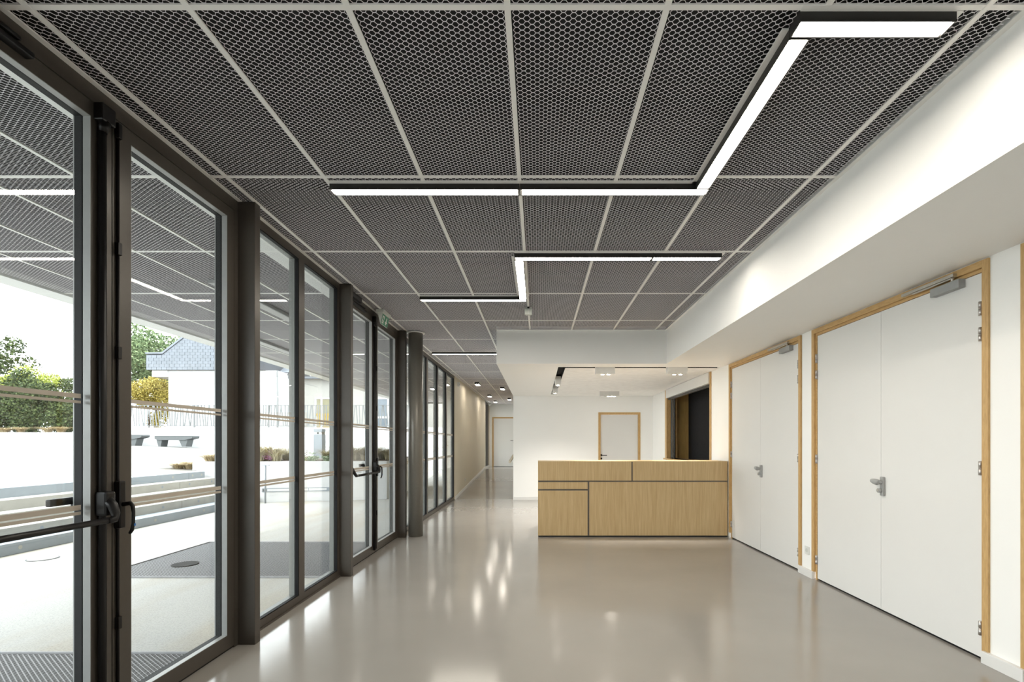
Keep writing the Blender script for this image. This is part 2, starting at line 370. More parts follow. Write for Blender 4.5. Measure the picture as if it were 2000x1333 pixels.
fixed_window('window_2', 'row of tall narrow glass panes beyond the round column', 7.325, 12.16, [8.24, 9.21, 10.18, 11.15])
fixed_window('window_3', 'fixed glazing before the nearest glass door, out of view', -4.2, 1.325, [-3.1, -2.0, -0.9, 0.2])
r = thing('window_4', (-2.1, 19.93, 0.4), 'narrow full-height window at the end of the cream wall', 'window', kind='structure')
obj('window_frame', ring(-2.14, -2.03, 19.25, 20.62, 0.40, 2.98, 0.06), 'frame', r); obj('glass_pane', B((-2.10, -2.09, 19.31, 20.56, 0.46, 2.92)), 'glass', r)

def glazed_door(name, y0, y1, label):
    ym = (y0 + y1) / 2
    r = thing(name, (XF, ym, 0), label, 'door', kind='structure')
    obj('door_frame', B((-2.11, XF, y0 - 0.045, y1 + 0.045, 2.926, CEIL + 0.02), (-2.11, XF, y0 - 0.045, y0, 0, 2.926), (-2.11, XF, y1, y1 + 0.045, 0, 2.926)), 'frame', r)
    obj('threshold', B((-2.11, XF - 0.012, y0, y1, 0.0, 0.014)), 'gasket', r)
    for side in (0, 1):
        a, b = (y0 + 0.003, ym - 0.003) if side == 0 else (ym + 0.003, y1 - 0.003)
        ga, gb = (y0 + 0.074, ym - 0.112) if side == 0 else (ym + 0.112, y1 - 0.074)
        lf = obj('leaf', B((-2.064, XF, a, ga, 0.016, 2.921), (-2.064, XF, gb, b, 0.016, 2.921), (-2.064, XF, ga, gb, 0.016, 0.106), (-2.064, XF, ga, gb, 2.853, 2.921)), 'frame', r)
        obj('glazing_bead', ring(-2.0645, XF - 0.001, ga, gb, 0.106, 2.853, 0.003), 'alu', lf)
        obj('glass_pane', B((-2.071, -2.065, ga - 0.01, gb + 0.01, 0.096, 2.863)), 'glass', lf)
        obj('gasket', B((-2.107, -2.072, a, ga, 0.016, 2.921), (-2.107, -2.072, gb, b, 0.016, 2.921), (-2.107, -2.072, ga, gb, 0.016, 0.106), (-2.107, -2.072, ga, gb, 2.853, 2.921)), 'gasket', lf)
        obj('outer_face', B((-2.116, -2.1075, a, ga - 0.004, 0.016, 2.921), (-2.116, -2.1075, gb + 0.004, b, 0.016, 2.921)), 'alu', lf)
        for s0, s1 in STR: obj('stripe', B((-2.0645, -2.063, ga + 0.002, gb - 0.0145, s0, s1)), 'stripe', lf)
        if side == 0:
            yt = ym - 0.074
            bm = bmesh.new(); tube(bm, [(-2.012, yt, 0.05), (-2.012, yt, 2.85)], 0.016, 14); obj('rod_cover', bm, 'black', lf)
            bm = B((-2.03, -1.985, yt - 0.028, yt + 0.045, 2.845, 2.925), bev=0.006)
            tube(bm, [(-2.010, yt, 2.80), (-2.008, yt + 0.006, 2.85)], [0.017, 0.026], 12); obj('latch_box', bm, 'black', lf)
            ye = yt - 0.018
            bm = B((-2.03, -1.972, yt - 0.024, yt + 0.030, 1.03, 1.142), bev=0.012)
            tube(bm, [(-1.990, yt, 1.10), (-1.965, yt, 1.075), (-1.952, yt, 1.04), (-1.950, yt - 0.006, 1.014), (-1.950, ye - 0.03, 1.014)], [0.024, 0.022, 0.018, 0.0155, 0.0150], 14)
            obj('panic_hub', bm, 'black', lf)
            yn = y0 + 0.10
            bm = B((-2.03, -1.985, yn - 0.065, yn - 0.015, 1.03, 1.142), bev=0.012)
            tube(bm, [(-1.990, yn - 0.04, 1.10), (-1.962, yn - 0.03, 1.05), (-1.950, yn, 1.014), (-1.950, yn + 0.03, 1.014)], [0.022, 0.018, 0.0155, 0.015], 14)
            obj('panic_hub', bm, 'black', lf)
            bm = bmesh.new(); tube(bm, [(-1.950, yn + 0.02, 1.014), (-1.950, ye - 0.02, 1.014)], 0.0135, 16); obj('panic_bar', bm, 'black', lf)
            obj('outside_handle', B((-2.165, -2.117, ym - 0.07, ym - 0.03, 1.06, 1.10), (-2.168, -2.145, ym - 0.185, ym - 0.03, 1.082, 1.116), bev=0.006), 'black', lf)
            bm = B((-2.03, -1.993, y0 + 0.12, y0 + 0.56, 2.886, 2.908), (-2.03, -1.985, y0 + 0.10, y0 + 0.50, 2.912, 2.928), bev=0.004)
            obj('closer_rail', bm, 'black', lf)
        else:
            yt = ym + 0.0245
            bm = bmesh.new(); tube(bm, [(-2.0225, yt, 0.05), (-2.0225, yt, 2.86)], 0.0068, 10)
            bx(bm, -2.03, -2.008, yt - 0.012, yt + 0.012, 2.83, 2.905, 0.005)
            for z in (2.30, 1.80, 0.5): bx(bm, -2.03, -2.010, yt - 0.011, yt + 0.011, z - 0.03, z + 0.03, 0.003)
            obj('bolt_rod', bm, 'black', lf)
            bm = B((-2.03, -2.0, yt - 0.018, yt + 0.022, 0.955, 1.183), bev=0.008); h = obj('handle_plate', bm, 'black', lf)
            yl = yt + 0.004
            bm = bmesh.new(); tube(bm, [(-2.003, yl, 1.070), (-1.965, yl, 1.075), (-1.954, yl, 1.062), (-1.951, yl, 1.03), (-1.952, yl, 0.975), (-1.958, yl, 0.945), (-1.968, yl, 0.930)], [0.011, 0.010, 0.009, 0.0075, 0.0075, 0.008, 0.007], 12)
            obj('lever', bm, 'black', lf)
            obj('sticker', B((-1.945, -1.9432, yl - 0.004, yl + 0.005, 0.966, 0.978)), 'blue', lf)
    obj('closer_body', B((-2.03, -1.968, y0 + 0.02, y0 + 0.33, 2.932, 2.988), bev=0.006), 'black', r)
    return r
glazed_door('door_1', 1.430, 3.354, 'nearest glazed double door with black panic bar, at the left edge')
glazed_door('door_2', 5.287, 7.211, 'second glazed double door with black panic bar, beside the round column')

# ------------------------------------------------------------------ white double doors in the right wall
def double_door(name, a, b, label):
    """a..b: outer frame along Y (a nearer)"""
    r = thing(name, (XW, (a + b) / 2, 0), label, 'door', kind='structure')
    fw, iw, zt = 0.045, 0.022, 2.508
    f = obj('door_frame', B((2.766, 2.86, a, a + fw, 0.076, zt), (2.766, 2.86, b - fw, b, 0.076, zt), bev=0.002), 'beech', r)
    obj('head', B((2.766, 2.86, a + fw, b - fw, zt - fw, zt), bev=0.002), 'beech_y', f)
    obj('rebate', B((2.786, 2.86, a + fw, a + fw + iw, 0.0, zt - fw), (2.786, 2.86, b - fw - iw, b - fw, 0.0, zt - fw), (2.786, 2.86, a + fw + iw, b - fw - iw, zt - fw - iw, zt - fw)), 'beech_y', f)
    a2, b2, z2 = a + fw + iw + 0.003, b - fw - iw - 0.003, zt - fw - iw - 0.004
    m = (a2 + b2) / 2
    obj('floor_gap', B((2.80, 2.86, a2, b2, 0.0005, 0.012)), 'gasket', r)
    for s in (0, 1):
        y0, y1 = (a2, m - 0.0015) if s == 0 else (m + 0.0015, b2)
        lf = obj('leaf', B((2.790, 2.835, y0, y1, 0.016, z2), bev=0.0015), 'doorwhite', r)
        yh = a2 - 0.002 if s == 0 else b2 + 0.002
        for z in (2.211, 2.05, 1.208, 0.203):
            bm = bmesh.new(); tube(bm, [(2.779, yh, z - 0.044), (2.779, yh, z - 0.003)], 0.0105, 14); tube(bm, [(2.779, yh, z + 0.003), (2.779, yh, z + 0.044)], 0.0105, 14)
            tube(bm, [(2.779, yh, z - 0.003), (2.779, yh, z + 0.003)], 0.009, 14)
            obj('hinge', bm, 'hinge', lf)
        if s == 0:
            yp = m - 0.035
            bm = B((2.766, 2.790, yp - 0.019, yp + 0.019, 0.941, 1.095), bev=0.007); obj('lock_plate', bm, 'greyhandle', lf)
            bm = bmesh.new(); tube(bm, [(2.772, yp, 1.052), (2.735, yp, 1.052)], [0.014, 0.017], 16)
            tube(bm, [(2.738, yp - 0.016, 1.050), (2.733, yp, 1.052), (2.730, yp + 0.03, 1.056), (2.732, yp + 0.06, 1.060), (2.736, yp + 0.076, 1.061)], [0.018, 0.025, 0.022, 0.016, 0.007], 16)
            obj('knob', bm, 'greyhandle', lf)
            bm = bmesh.new(); tube(bm, [(2.768, yp + 0.004, 0.984), (2.742, yp + 0.004, 0.984)], 0.017, 16); obj('lock_cylinder', bm, 'greyhandle', lf)
            bm = bmesh.new(); tube(bm, [(2.743, yp + 0.004, 0.987), (2.7405, yp + 0.004, 0.987)], 0.010, 12); obj('key_core', bm, 'steel', lf)
            cb = obj('door_closer', B((2.744, 2.790, a + 0.19, a + 0.43, 2.384, 2.441), bev=0.002), 'alu', lf)
            bm = bmesh.new()
            bx(bm, 2.738, 2.768, a + 0.228, a + 0.70, 2.466, 2.487, 0.002); obj('slide_rail', bm, 'steel', lf)
            bm = bmesh.new(); tube(bm, [(2.752, a + 0.25, 2.435), (2.752, a + 0.25, 2.468)], 0.008, 10); bx(bm, 2.746, 2.757, a + 0.24, a + 0.60, 2.455, 2.464); obj('closer_arm', bm, 'steel', lf)
    return r
d3 = double_door('door_3', 3.085, 5.079, 'nearest full white double door in a beech frame with closer at top')
dup(d3, (0, 2.207, 0), 'far white double door in a beech frame beside the reception desk').name = 'door_4'
dup(d3, (0, -2.20, 0), 'beech-framed double door cut off at the right edge of the view').name = 'door_5'

# back-wall door and corridor door
def single_door(name, x0, x1, y, z0, z1, label, left_handle=True):
    r = thing(name, ((x0 + x1) / 2, y, z0), label, 'door', kind='structure')
    f = obj('door_frame', B((x0, x0 + 0.055, y - 0.012, y + 0.10, z0, z1), (x1 - 0.055, x1, y - 0.012, y + 0.10, z0, z1), bev=0.002), 'beech', r)
    bm = B((x0 + 0.055, x1 - 0.055, y - 0.012, y + 0.10, z1 - 0.055, z1), bev=0.002); obj('head', bm, 'beech', f)
    lf = obj('leaf', B((x0 + 0.058, x1 - 0.058, y + 0.02, y + 0.06, z0 + 0.012, z1 - 0.058), bev=0.0015), 'doorwhite', r)
    xh = x0 + 0.075 if left_handle else x1 - 0.085; s = 1 if left_handle else -1
    bm = bmesh.new(); tube(bm, [(xh, y + 0.02, z0 + 1.08), (xh, y + 0.008, z0 + 1.08)], 0.026, 18); tube(bm, [(xh, y + 0.02, z0 + 1.08), (xh, y - 0.035, z0 + 1.08), (xh + 0.02 * s, y - 0.04, z0 + 1.08), (xh + 0.13 * s, y - 0.04, z0 + 1.08)], 0.010, 12)
    obj('lever', bm, 'black', lf)
    bm = bmesh.new(); tube(bm, [(xh, y + 0.02, z0 + 1.0), (xh, y + 0.010, z0 + 1.0)], 0.024, 18); obj('key_rosette', bm, 'black', lf)
    obj('gap', B((x0 + 0.058, x1 - 0.058, y + 0.03, y + 0.06, z0 + 0.0008, z0 + 0.011)), 'gasket', r)
    return r
single_door('door_6', 1.46, 2.478, 12.15, 0.0, 2.118, 'beech-framed white door behind the reception desk')
single_door('door_7', -1.905, -0.93, 20.9, 0.40, 2.465, 'beech-framed white door at the far end of the corridor', False)

# service hatch in the right wall behind the desk
r = thing('window_5', (XW, 9.43, HS), 'service hatch with raised shutter box, behind the desk', 'window', kind='structure')
obj('jamb', B((2.765, 2.99, HL - 0.03, HL + 0.03, HS + 0.0005, 2.515)), 'beech', r)
obj('jamb', B((2.765, 2.99, HR - 0.01, HR + 0.13, HS + 0.0005, 2.515)), 'beech', r)
obj('sill', B((2.72, 3.05, HL - 0.03, HR + 0.10, HS - 0.03, HS)), 'beech_y', r)
obj('shutter_box', B((2.745, 2.90, HL + 0.031, HR - 0.012, 2.335, 2.513), bev=0.003), 'doorwhite', r)
sl = obj('shutter_slats', B((2.80, 2.86, HL + 0.03, HR, 2.300, 2.335)), 'steel', r)
for k in range(3): obj('slat_edge', B((2.795, 2.80, HL + 0.03, HR, 2.303 + 0.011 * k, 2.309 + 0.011 * k)), 'gasket', sl)
obj('shutter_guide', B((2.862, 2.880, HR - 0.06, HR - 0.012, HS + 0.001, 2.335), (2.905, 2.92, HR - 0.06, HR - 0.012, HS + 0.001, 2.335)), 'alu', r)
obj('guide_groove', B((2.852, 2.862, HR - 0.04, HR - 0.012, HS + 0.001, 2.335), (2.92, 2.945, HR - 0.04, HR - 0.012, HS + 0.001, 2.335)), 'gasket', r)
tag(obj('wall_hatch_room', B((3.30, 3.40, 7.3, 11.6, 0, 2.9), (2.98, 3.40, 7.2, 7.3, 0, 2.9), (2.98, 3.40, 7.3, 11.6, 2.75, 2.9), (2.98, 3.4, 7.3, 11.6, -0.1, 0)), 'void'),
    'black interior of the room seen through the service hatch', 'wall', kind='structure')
tag(obj('wall_panel', B((2.98, 3.30, 11.0, 11.1, 0, 2.75)), 'ochre'), 'ochre wood panel inside the service hatch', 'wall', kind='structure')

# ------------------------------------------------------------------ reception desk
DY = 7.32
dk = thing('reception_desk', (1.38, 7.6, 0), 'oak-veneer reception desk with metal joints in its front', 'desk')
def dz(py): return CH - (880 + py / 4.762 - CY) * DY / F
def dx(px): return (1030 + px / 4.762 - CX) * DY / F
obj('carcass', B((0.004, 2.762, DY + 0.012, DY + 0.42, 0.0, 1.094)), 'joint', dk)
for p in ((97, 968, 101, 283), (981, 1880, 101, 283), (97, 560, 297, 361), (97, 560, 376, 794), (577, 1880, 295, 794)):
    obj('front_panel', B((max(0, dx(p[0])), min(2.764, dx(p[1])), DY, DY + 0.018, dz(p[3]), min(1.106, dz(p[2]))), bev=0.0015), 'oak', dk)
obj('side_panel', B((0.0, 0.018, DY + 0.019, DY + 0.42, 0.03, 1.094)), 'oak', dk)
obj('counter_top', B((0.0, 2.764, DY + 0.0185, DY + 0.42, 1.0945, 1.106), bev=0.001), 'oak', dk)
obj('plinth', B((0.01, 2.762, DY + 0.004, DY + 0.03, 0.0, 0.014)), 'gasket', dk)
obj('worktop', B((0.02, 2.764, DY + 0.42, DY + 1.05, 0.715, 0.745)), 'doorwhite', dk)
obj('end_panel', B((0.02, 0.05, DY + 0.42, DY + 1.05, 0.0, 0.715)), 'oak', dk); obj('end_panel', B((2.73, 2.764 - 0.015, DY + 0.42, DY + 1.05, 0.0, 0.715)), 'oak', dk)

# ------------------------------------------------------------------ linear ceiling lights
def linear_light(x0, x1, y0, y1, label, trim=('a',), group='linear ceiling lights'):
    cx, cy = (x0 + x1) / 2, (y0 + y1) / 2
    r = thing('linear_ceiling_light', (cx, cy, CEIL), label, 'ceiling light', group)
    t, zb = 0.005, 2.963
    obj('housing', B((x0, x1, y0, y0 + t, zb, 3.05), (x0, x1, y1 - t, y1, zb, 3.05), (x0, x0 + t, y0 + t, y1 - t, zb, 3.05), (x1 - t, x1, y0 + t, y1 - t, zb, 3.05), (x0, x1, y0, y1, 3.04, 3.052)), 'blackbox', r)
    e = 0.012
    obj('diffuser', B((x0 + e, x1 - e, y0 + t + 0.001, y1 - t - 0.001, zb + 0.002, zb + 0.010) if x1 - x0 > y1 - y0 else (x0 + t + 0.001, x1 - t - 0.001, y0 + e, y1 - e, zb + 0.002, zb + 0.010)), 'lamp', r)
    bx_ = []
    if 'a' in trim: bx_.append((x0, x1, y0 - 0.026, y0 - 0.0005, CEIL - 0.0012, CEIL + 0.006))
    if 'l' in trim: bx_.append((x0 - 0.026, x0 - 0.0005, y0 - (0.026 if 'a' in trim else 0), y1, CEIL - 0.0012, CEIL + 0.006))
    if 'r' in trim: bx_.append((x1 + 0.0005, x1 + 0.026, y0, y1, CEIL - 0.0012, CEIL + 0.006))
    if 'b' in trim: bx_.append((x0, x1, y1 + 0.0005, y1 + 0.02, CEIL - 0.0012, CEIL + 0.006))
    obj('ceiling_trim', B(*bx_), 'tee', r)
    return r
linear_light(-1.312, -0.118, 3.157, 3.238, 'left half of the nearest crosswise line of ceiling light', 'a')
linear_light(-0.113, 1.080, 3.157, 3.238, 'right half of the nearest crosswise line of ceiling light', 'a')
linear_light(0.992, 1.076, 1.984, 3.156, 'lengthwise ceiling light nearest the white bulkhead, running towards the viewer', 'l')
linear_light(0.992, 1.585, 1.899, 1.980, 'short crosswise ceiling light at the top right, nearest the viewer', 'ar')
linear_light(-0.203, 0.985, 4.312, 4.392, 'long crosswise ceiling light of the second row', 'a')
linear_light(0.990, 1.582, 4.312, 4.392, 'short crosswise ceiling light at the right end of the second row', 'ar')
linear_light(-0.206, -0.126, 4.394, 5.574, 'lengthwise ceiling light linking the second and third rows', 'lr')
linear_light(-1.316, -0.126, 5.578, 5.660, 'crosswise ceiling light of the third row, before the round column', 'a')
linear_light(-1.900, -0.705, 8.970, 9.050, 'crosswise ceiling light beyond the round column, beside the bulkhead', 'a')
linear_light(-0.2, 0.985, -0.70, -0.62, 'added unseen fill light behind the viewer, shaped like the ceiling lights', 'a')  # unseen extra lamp, added behind the camera to brighten the hall
for x, y, lab in ((-1.64, 13.46, 'first small box light on the left of the corridor ceiling'), (-1.04, 14.6, 'first small box light on the right of the corridor ceiling'),
                  (-1.64, 16.9, 'second small box light on the left of the corridor ceiling'), (-1.04, 18.1, 'second small box light on the right of the corridor ceiling'),
                  (-1.64, 19.2, 'farthest small box light of the corridor ceiling')):
    r = thing('box_ceiling_light', (x, y, CEIL), lab, 'ceiling light', 'small box lights on the corridor ceiling')
    x0, x1, y0, y1, zb = x - 0.06, x + 0.06, y - 0.03, y + 0.37, 2.955
    t = 0.006
    obj('housing', B((x0, x1, y0, y0 + t, zb, 3.03), (x0, x1, y1 - t, y1, zb, 3.03), (x0, x0 + t, y0 + t, y1 - t, zb, 3.03), (x1 - t, x1, y0 + t, y1 - t, zb, 3.03), (x0, x1, y0, y1, 3.022, 3.034)), 'blackbox', r)
    obj('diffuser', B((x0 + t, x1 - t, y0 + 0.012, y1 - 0.012, zb + 0.002, zb + 0.01)), 'lamp', r)
    obj('ceiling_trim', B((x0 - 0.03, x0 - 0.001, y0, y1, CEIL - 0.0012, CEIL + 0.01), (x1 + 0.001, x1 + 0.03, y0, y1, CEIL - 0.0012, CEIL + 0.01)), 'tee', r)
# white spot boxes of the reception ceiling
def spot_box(x0, x1, y0, y1, n, label, off=0, watt=38.0, cone=1.0):
    r = thing('spot_light_box', ((x0 + x1) / 2, (y0 + y1) / 2, 2.516), label, 'spotlight', 'white spotlight boxes above the reception')
    zb = 2.416
    obj('box', B((x0, x1, y0, y1, zb, 2.56), bev=0.002), 'doorwhite', r)
    along_x = x1 - x0 > y1 - y0
    L = (x1 - x0) if along_x else (y1 - y0)
    for k in range(n):
        s = (k + 0.5) / n * 0.62 * L + 0.22 * L
        px, py = (x0 + s, (y0 + y1) / 2) if along_x else ((x0 + x1) / 2, y0 + s)
        bm = bmesh.new(); tube(bm, [(px, py, zb - 0.006), (px, py, zb - 0.0005)], 0.029, 18); rim = obj('lamp_rim', bm, 'plastic', r)
        bm = bmesh.new(); tube(bm, [(px, py, zb - 0.008), (px, py, zb - 0.0062)], 0.024, 18); obj('lamp', bm, 'spot' if k >= off else 'plastic', rim)
        if k >= off:
            ld = bpy.data.lights.new('spot_bulb', 'SPOT'); ld.energy = watt; ld.color = (1.0, 0.945, 0.865); ld.spot_size = cone; ld.spot_blend = 1.0; ld.shadow_soft_size = 0.024
            lo = bpy.data.objects.new('spot_bulb', ld); COL.objects.link(lo); lo.parent = rim; lo.location = Vector((px, py, zb - 0.035)) - wl(rim)
spot_box(0.872, 1.160, 7.566, 7.674, 2, 'white two-lamp spotlight box left of two over the desk front')
spot_box(1.957, 2.257, 7.566, 7.674, 2, 'white two-lamp spotlight box right of two over the desk front')
spot_box(0.307, 0.408, 8.90, 9.20, 1, 'white spotlight box in the left slot, nearer of two', 0, 64.0, 2.25)
spot_box(0.307, 0.408, 10.33, 10.63, 1, 'white spotlight box in the left slot, farther of two', 0, 64.0, 2.25)
spot_box(1.37, 1.80, 11.10, 11.22, 4, 'white four-lamp spotlight box near the back wall', 1, 45.0, 1.25)

# ------------------------------------------------------------------ small fittings
r = thing('emergency_light', (-0.115, 6.02, CEIL), 'small frosted emergency light under the ceiling bar', 'emergency light')
obj('base', B((-0.160, -0.070, 6.00, 6.05, 2.975, 2.999), bev=0.003), 'plastic', r)
obj('cover', B((-0.158, -0.072, 5.985, 6.045, 2.905, 2.975), bev=0.006), 'clear', r)
obj('ridge', B((-0.119, -0.111, 5.981, 5.986, 2.910, 2.970)), 'plastic', r)
obj('bracket', B((-0.128, -0.102, 5.992, 6.0, 2.980, 2.9985)), 'gasket', r)
r = thing('exit_sign', (-1.915, 6.22, CEIL), 'green wedge-shaped exit sign hanging above the second glass door', 'exit sign')
obj('base', B((-1.968, -1.872, 6.09, 6.40, 2.955, 2.9985), bev=0.004), 'clear', r)
bm = bmesh.new(); prism(bm, [(-1.952, 6.11, 2.955), (-1.888, 6.11, 2.955), (-1.920, 6.11, 2.825)], (0, 0.27, 0)); bd = obj('wedge', bm, 'clear', r)
ux = Vector((-1.888, 0, 2.955)); lx = Vector((-1.920, 0, 2.825)); dd = (lx - ux); nn = Vector((0.97, 0, -0.24))
def sgn(poly, m, lift, nm):
    bm = bmesh.new(); prism(bm, [ux + dd * v + Vector((0, 6.11 + 0.27 * u, 0)) + nn * lift for u, v in poly], nn * 0.0012); obj(nm, bm, m, bd)
sgn([(0.02, 0.05), (0.98, 0.05), (0.98, 0.95), (0.02, 0.95)], 'green', 0.0005, 'green_face')
sgn([(0.10, 0.18), (0.34, 0.18), (0.34, 0.85), (0.10, 0.85)], 'plastic', 0.0018, 'door_symbol')
for q in ([(0.19, 0.24), (0.25, 0.24), (0.25, 0.36), (0.19, 0.36)], [(0.17, 0.38), (0.27, 0.38), (0.25, 0.60), (0.18, 0.60)], [(0.12, 0.44), (0.17, 0.42), (0.17, 0.50), (0.13, 0.52)],
          [(0.27, 0.42), (0.32, 0.50), (0.31, 0.56), (0.26, 0.50)], [(0.18, 0.60), (0.22, 0.60), (0.16, 0.80), (0.12, 0.80)], [(0.22, 0.60), (0.25, 0.60), (0.31, 0.76), (0.28, 0.80)]):
    sgn(q, 'green', 0.0032, 'runner_symbol')
sgn([(0.62, 0.20), (0.70, 0.20), (0.70, 0.55), (0.82, 0.55), (0.66, 0.85), (0.50, 0.55), (0.62, 0.55)], 'plastic', 0.0018, 'arrow_symbol')
r = thing('wall_alarm_box', (-2.02, 12.6, 2.86), 'small white alarm box high on the cream corridor wall', 'alarm box')
obj('box', B((-2.02, -1.965, 12.55, 12.66, 2.80, 2.90), bev=0.004), 'plastic', r); obj('grille', B((-1.966, -1.962, 12.58, 12.63, 2.82, 2.87)), 'gasket', r)
def outlet(x, y, z, s, label):
    r = thing('wall_outlet', (x, y, z), label, 'outlet')
    obj('plate', B((min(x, x + s * 0.011), max(x, x + s * 0.011), y - 0.04, y + 0.04, z - 0.04, z + 0.04), bev=0.002), 'plastic', r)
    bm = bmesh.new(); tube(bm, [(x + s * 0.010, y, z), (x + s * 0.0125, y, z)], 0.021, 18); obj('socket', bm, 'clear', r)
outlet(XW, 5.175, 0.262, -1, 'white wall outlet between the two white double doors')
outlet(-2.02, 13.9, 0.36, 1, 'white wall outlet low on the cream corridor wall')
r = thing('smoke_detector', (-1.96, 20.3, CEIL), 'small white detector on the ceiling at the corridor end', 'detector')
bm = bmesh.new(); tube(bm, [(-1.95, 20.3, 2.90), (-1.95, 20.3, 2.93), (-1.95, 20.3, 2.998)], [0.03, 0.06, 0.06], 20); obj('body', bm, 'plastic', r)
bm = bmesh.new(); tube(bm, [(-1.95, 20.3, 2.892), (-1.95, 20.3, 2.90)], 0.02, 14); obj('sensor', bm, 'steel', r)
r = thing('handrail', (-0.6, 13.5, 0.9), 'sloping wooden handrail on the corridor right wall', 'handrail')
bm = bmesh.new(); prism(bm, [(-0.73, 12.5, 0.875), (-0.73, 12.5, 0.925), (-0.73, 19.0, 1.318), (-0.73, 19.0, 1.268)], (0.05, 0, 0)); obj('rail', bm, 'cream', r)
for y in (12.62, 14.6, 16.6, 18.6):
    z = 0.875 + (y - 12.5) * 0.0604
    obj('bracket', B((-0.72, -0.60, y - 0.02, y + 0.02, z - 0.05, z - 0.001), bev=0.003), 'plastic', r)

# ------------------------------------------------------------------ canopy outside
cn = obj('canopy', B((-5.16, -2.12, -4.2, 21.4, 3.06, 3.12)), 'void'); tag(cn, 'outdoor canopy lined with expanded metal panels and a white edge', 'canopy', kind='structure')
CXS = [-2.835 - 0.6 * k for k in range(4)][::-1]
grid(cn, CXS, -5.16, -2.35, RY, RY[0], RY[-2], CEIL)
obj('inner_band', B((-2.35, -2.112, -4.2, 21.4, CEIL - 0.001, 3.2)), 'band', cn)
obj('fascia', B((-5.42, -5.16, -4.2, 21.4, CEIL - 0.02, 3.5)), 'band', cn)
def ext_light(x0, x1, y0, y1, label):
    r = thing('canopy_light', ((x0 + x1) / 2, y0, CEIL), label, 'ceiling light', 'unlit lights under the canopy')
    obj('housing', B((x0, x1, y0, y1, 2.965, 2.9985), bev=0.002), 'alu', r); obj('diffuser', B((x0 + 0.012, x1 - 0.012, y0 + 0.012, y1 - 0.012, 2.962, 2.9655)), 'render', r)
ext_light(-3.29, -3.15, 5.0, 6.62, 'unlit white light strip under the canopy, nearer the glazing')
ext_light(-4.48, -4.34, 7.5, 9.0, 'unlit white light strip under the canopy, nearer the edge')

# ------------------------------------------------------------------ outdoor ground, grates, steps, upper terrace
tag(obj('ground', B((-60, -2.12, -30, 80, -0.2, -0.002)), 'ground'), 'pale concrete paving outside the glazing', 'paving', kind='structure')
gd = mesh_data(2.38, 1.78, 0.034, 0.026, 0.0048, 0.008, 0.0, 'grate')
for y0, lab in ((1.455, 'dark metal entrance grate outside the nearest glass door'), (5.10, 'dark metal entrance grate outside the second glass door')):
    r = thing('entrance_grate', (-3.3, y0, 0), lab, 'grate')
    obj('pit', B((-4.50, -2.12, y0, y0 + 1.78, 0.0, 0.004)), 'pit', r)
    inst('grid', gd, (-4.50, y0, 0.008), r)
    obj('rim', B((-4.512, -2.118, y0 - 0.012, y0, 0.0, 0.017), (-4.512, -2.118, y0 + 1.78, y0 + 1.792, 0.0, 0.017), (-4.512, -4.50, y0, y0 + 1.78, 0.0, 0.017)), 'grate', r)
bm = bmesh.new(); tube(bm, [(-3.95, 5.62, 0.0095), (-3.95, 5.62, 0.0165)], 0.13, 28); tag(obj('drain_cover', bm, 'cover', loc=(-3.95, 5.62, 0.008)), 'round dark cover set in the second entrance grate', 'cover')
r = thing('manhole_cover', (-5.86, 5.94, 0), 'small round pale manhole cover in the paving', 'manhole cover')
bm = bmesh.new(); tube(bm, [(-5.86, 5.94, -0.001), (-5.86, 5.94, 0.004)], 0.15, 28); obj('ring', bm, 'bench', r)
bm = bmesh.new(); tube(bm, [(-5.86, 5.94, 0.004), (-5.86, 5.94, 0.007)], 0.135, 28); obj('lid', bm, 'concrete', r)
SX = [-6.43, -6.735, -7.04, -7.345, -7.65]
SL = ('lowest blue-grey concrete step outside', 'second concrete step from the bottom outside', 'middle concrete step outside', 'second concrete step from the top outside', 'top blue-grey concrete step outside')
for k in range(5):
    st = thing('concrete_step', (SX[k] - 0.3, 8, 0.145 * k), SL[k], 'step')
    m = 'bluecon' if k in (0, 4) else 'concrete'
    y = -6.0 + (0.75, 0.1, 1.45, 0.9, 1.6)[k]; end = 11.53 if k == 4 else 11.58
    ys = [-6.0]
    while y < end - 0.4: ys.append(y); y += 2.2
    ys.append(end)
    for a, b in zip(ys, ys[1:]):
        bk = obj('block', B((SX[k] - (0.304 if k < 4 else 0.36), SX[k], a + 0.005, b - 0.005, 0.0, 0.145 * (k + 1)), bev=0.006), m, st)
        for f in (0.22, 0.78):
            yy = a + (b - a) * f
            bm = bmesh.new(); tube(bm, [(SX[k] - 0.001, yy, 0.145 * k + 0.075), (SX[k] + 0.0015, yy, 0.145 * k + 0.075)], 0.026, 16); obj('lifting_plug', bm, 'bluecon' if m == 'concrete' else 'concrete', bk)
bm = bmesh.new()
prism(bm, [(-8.0, -25, 0.0), (-8.0, -25, 0.724), (-20.0, -25, 1.25), (-45, -25, 1.25), (-45, -25, 0)], (0, 51.0, 0))
tag(obj('terrace', bm, 'terrace'), 'pale upper terrace sloping gently up beyond the steps', 'terrace', kind='structure')
# tactile strip
V = []; Fc = []
for i in range(8):
    for j in range(240):
        x, y, z = -8.10 - 0.055 * i, 2.0 + 0.04 * j, 0.729 + 0.0024 * i; q = len(V)
        V += [(x - .012, y - .012, z), (x + .012, y - .012, z), (x + .012, y + .012, z), (x - .012, y + .012, z), (x, y, z + .008)]
        Fc += [(q, q + 1, q + 4), (q + 1, q + 2, q + 4), (q + 2, q + 3, q + 4), (q + 3, q, q + 4)]
tag(meshobj('tactile_studs', V, Fc, 'concrete'), 'pale tactile studs along the top of the steps', 'studs', kind='stuff')

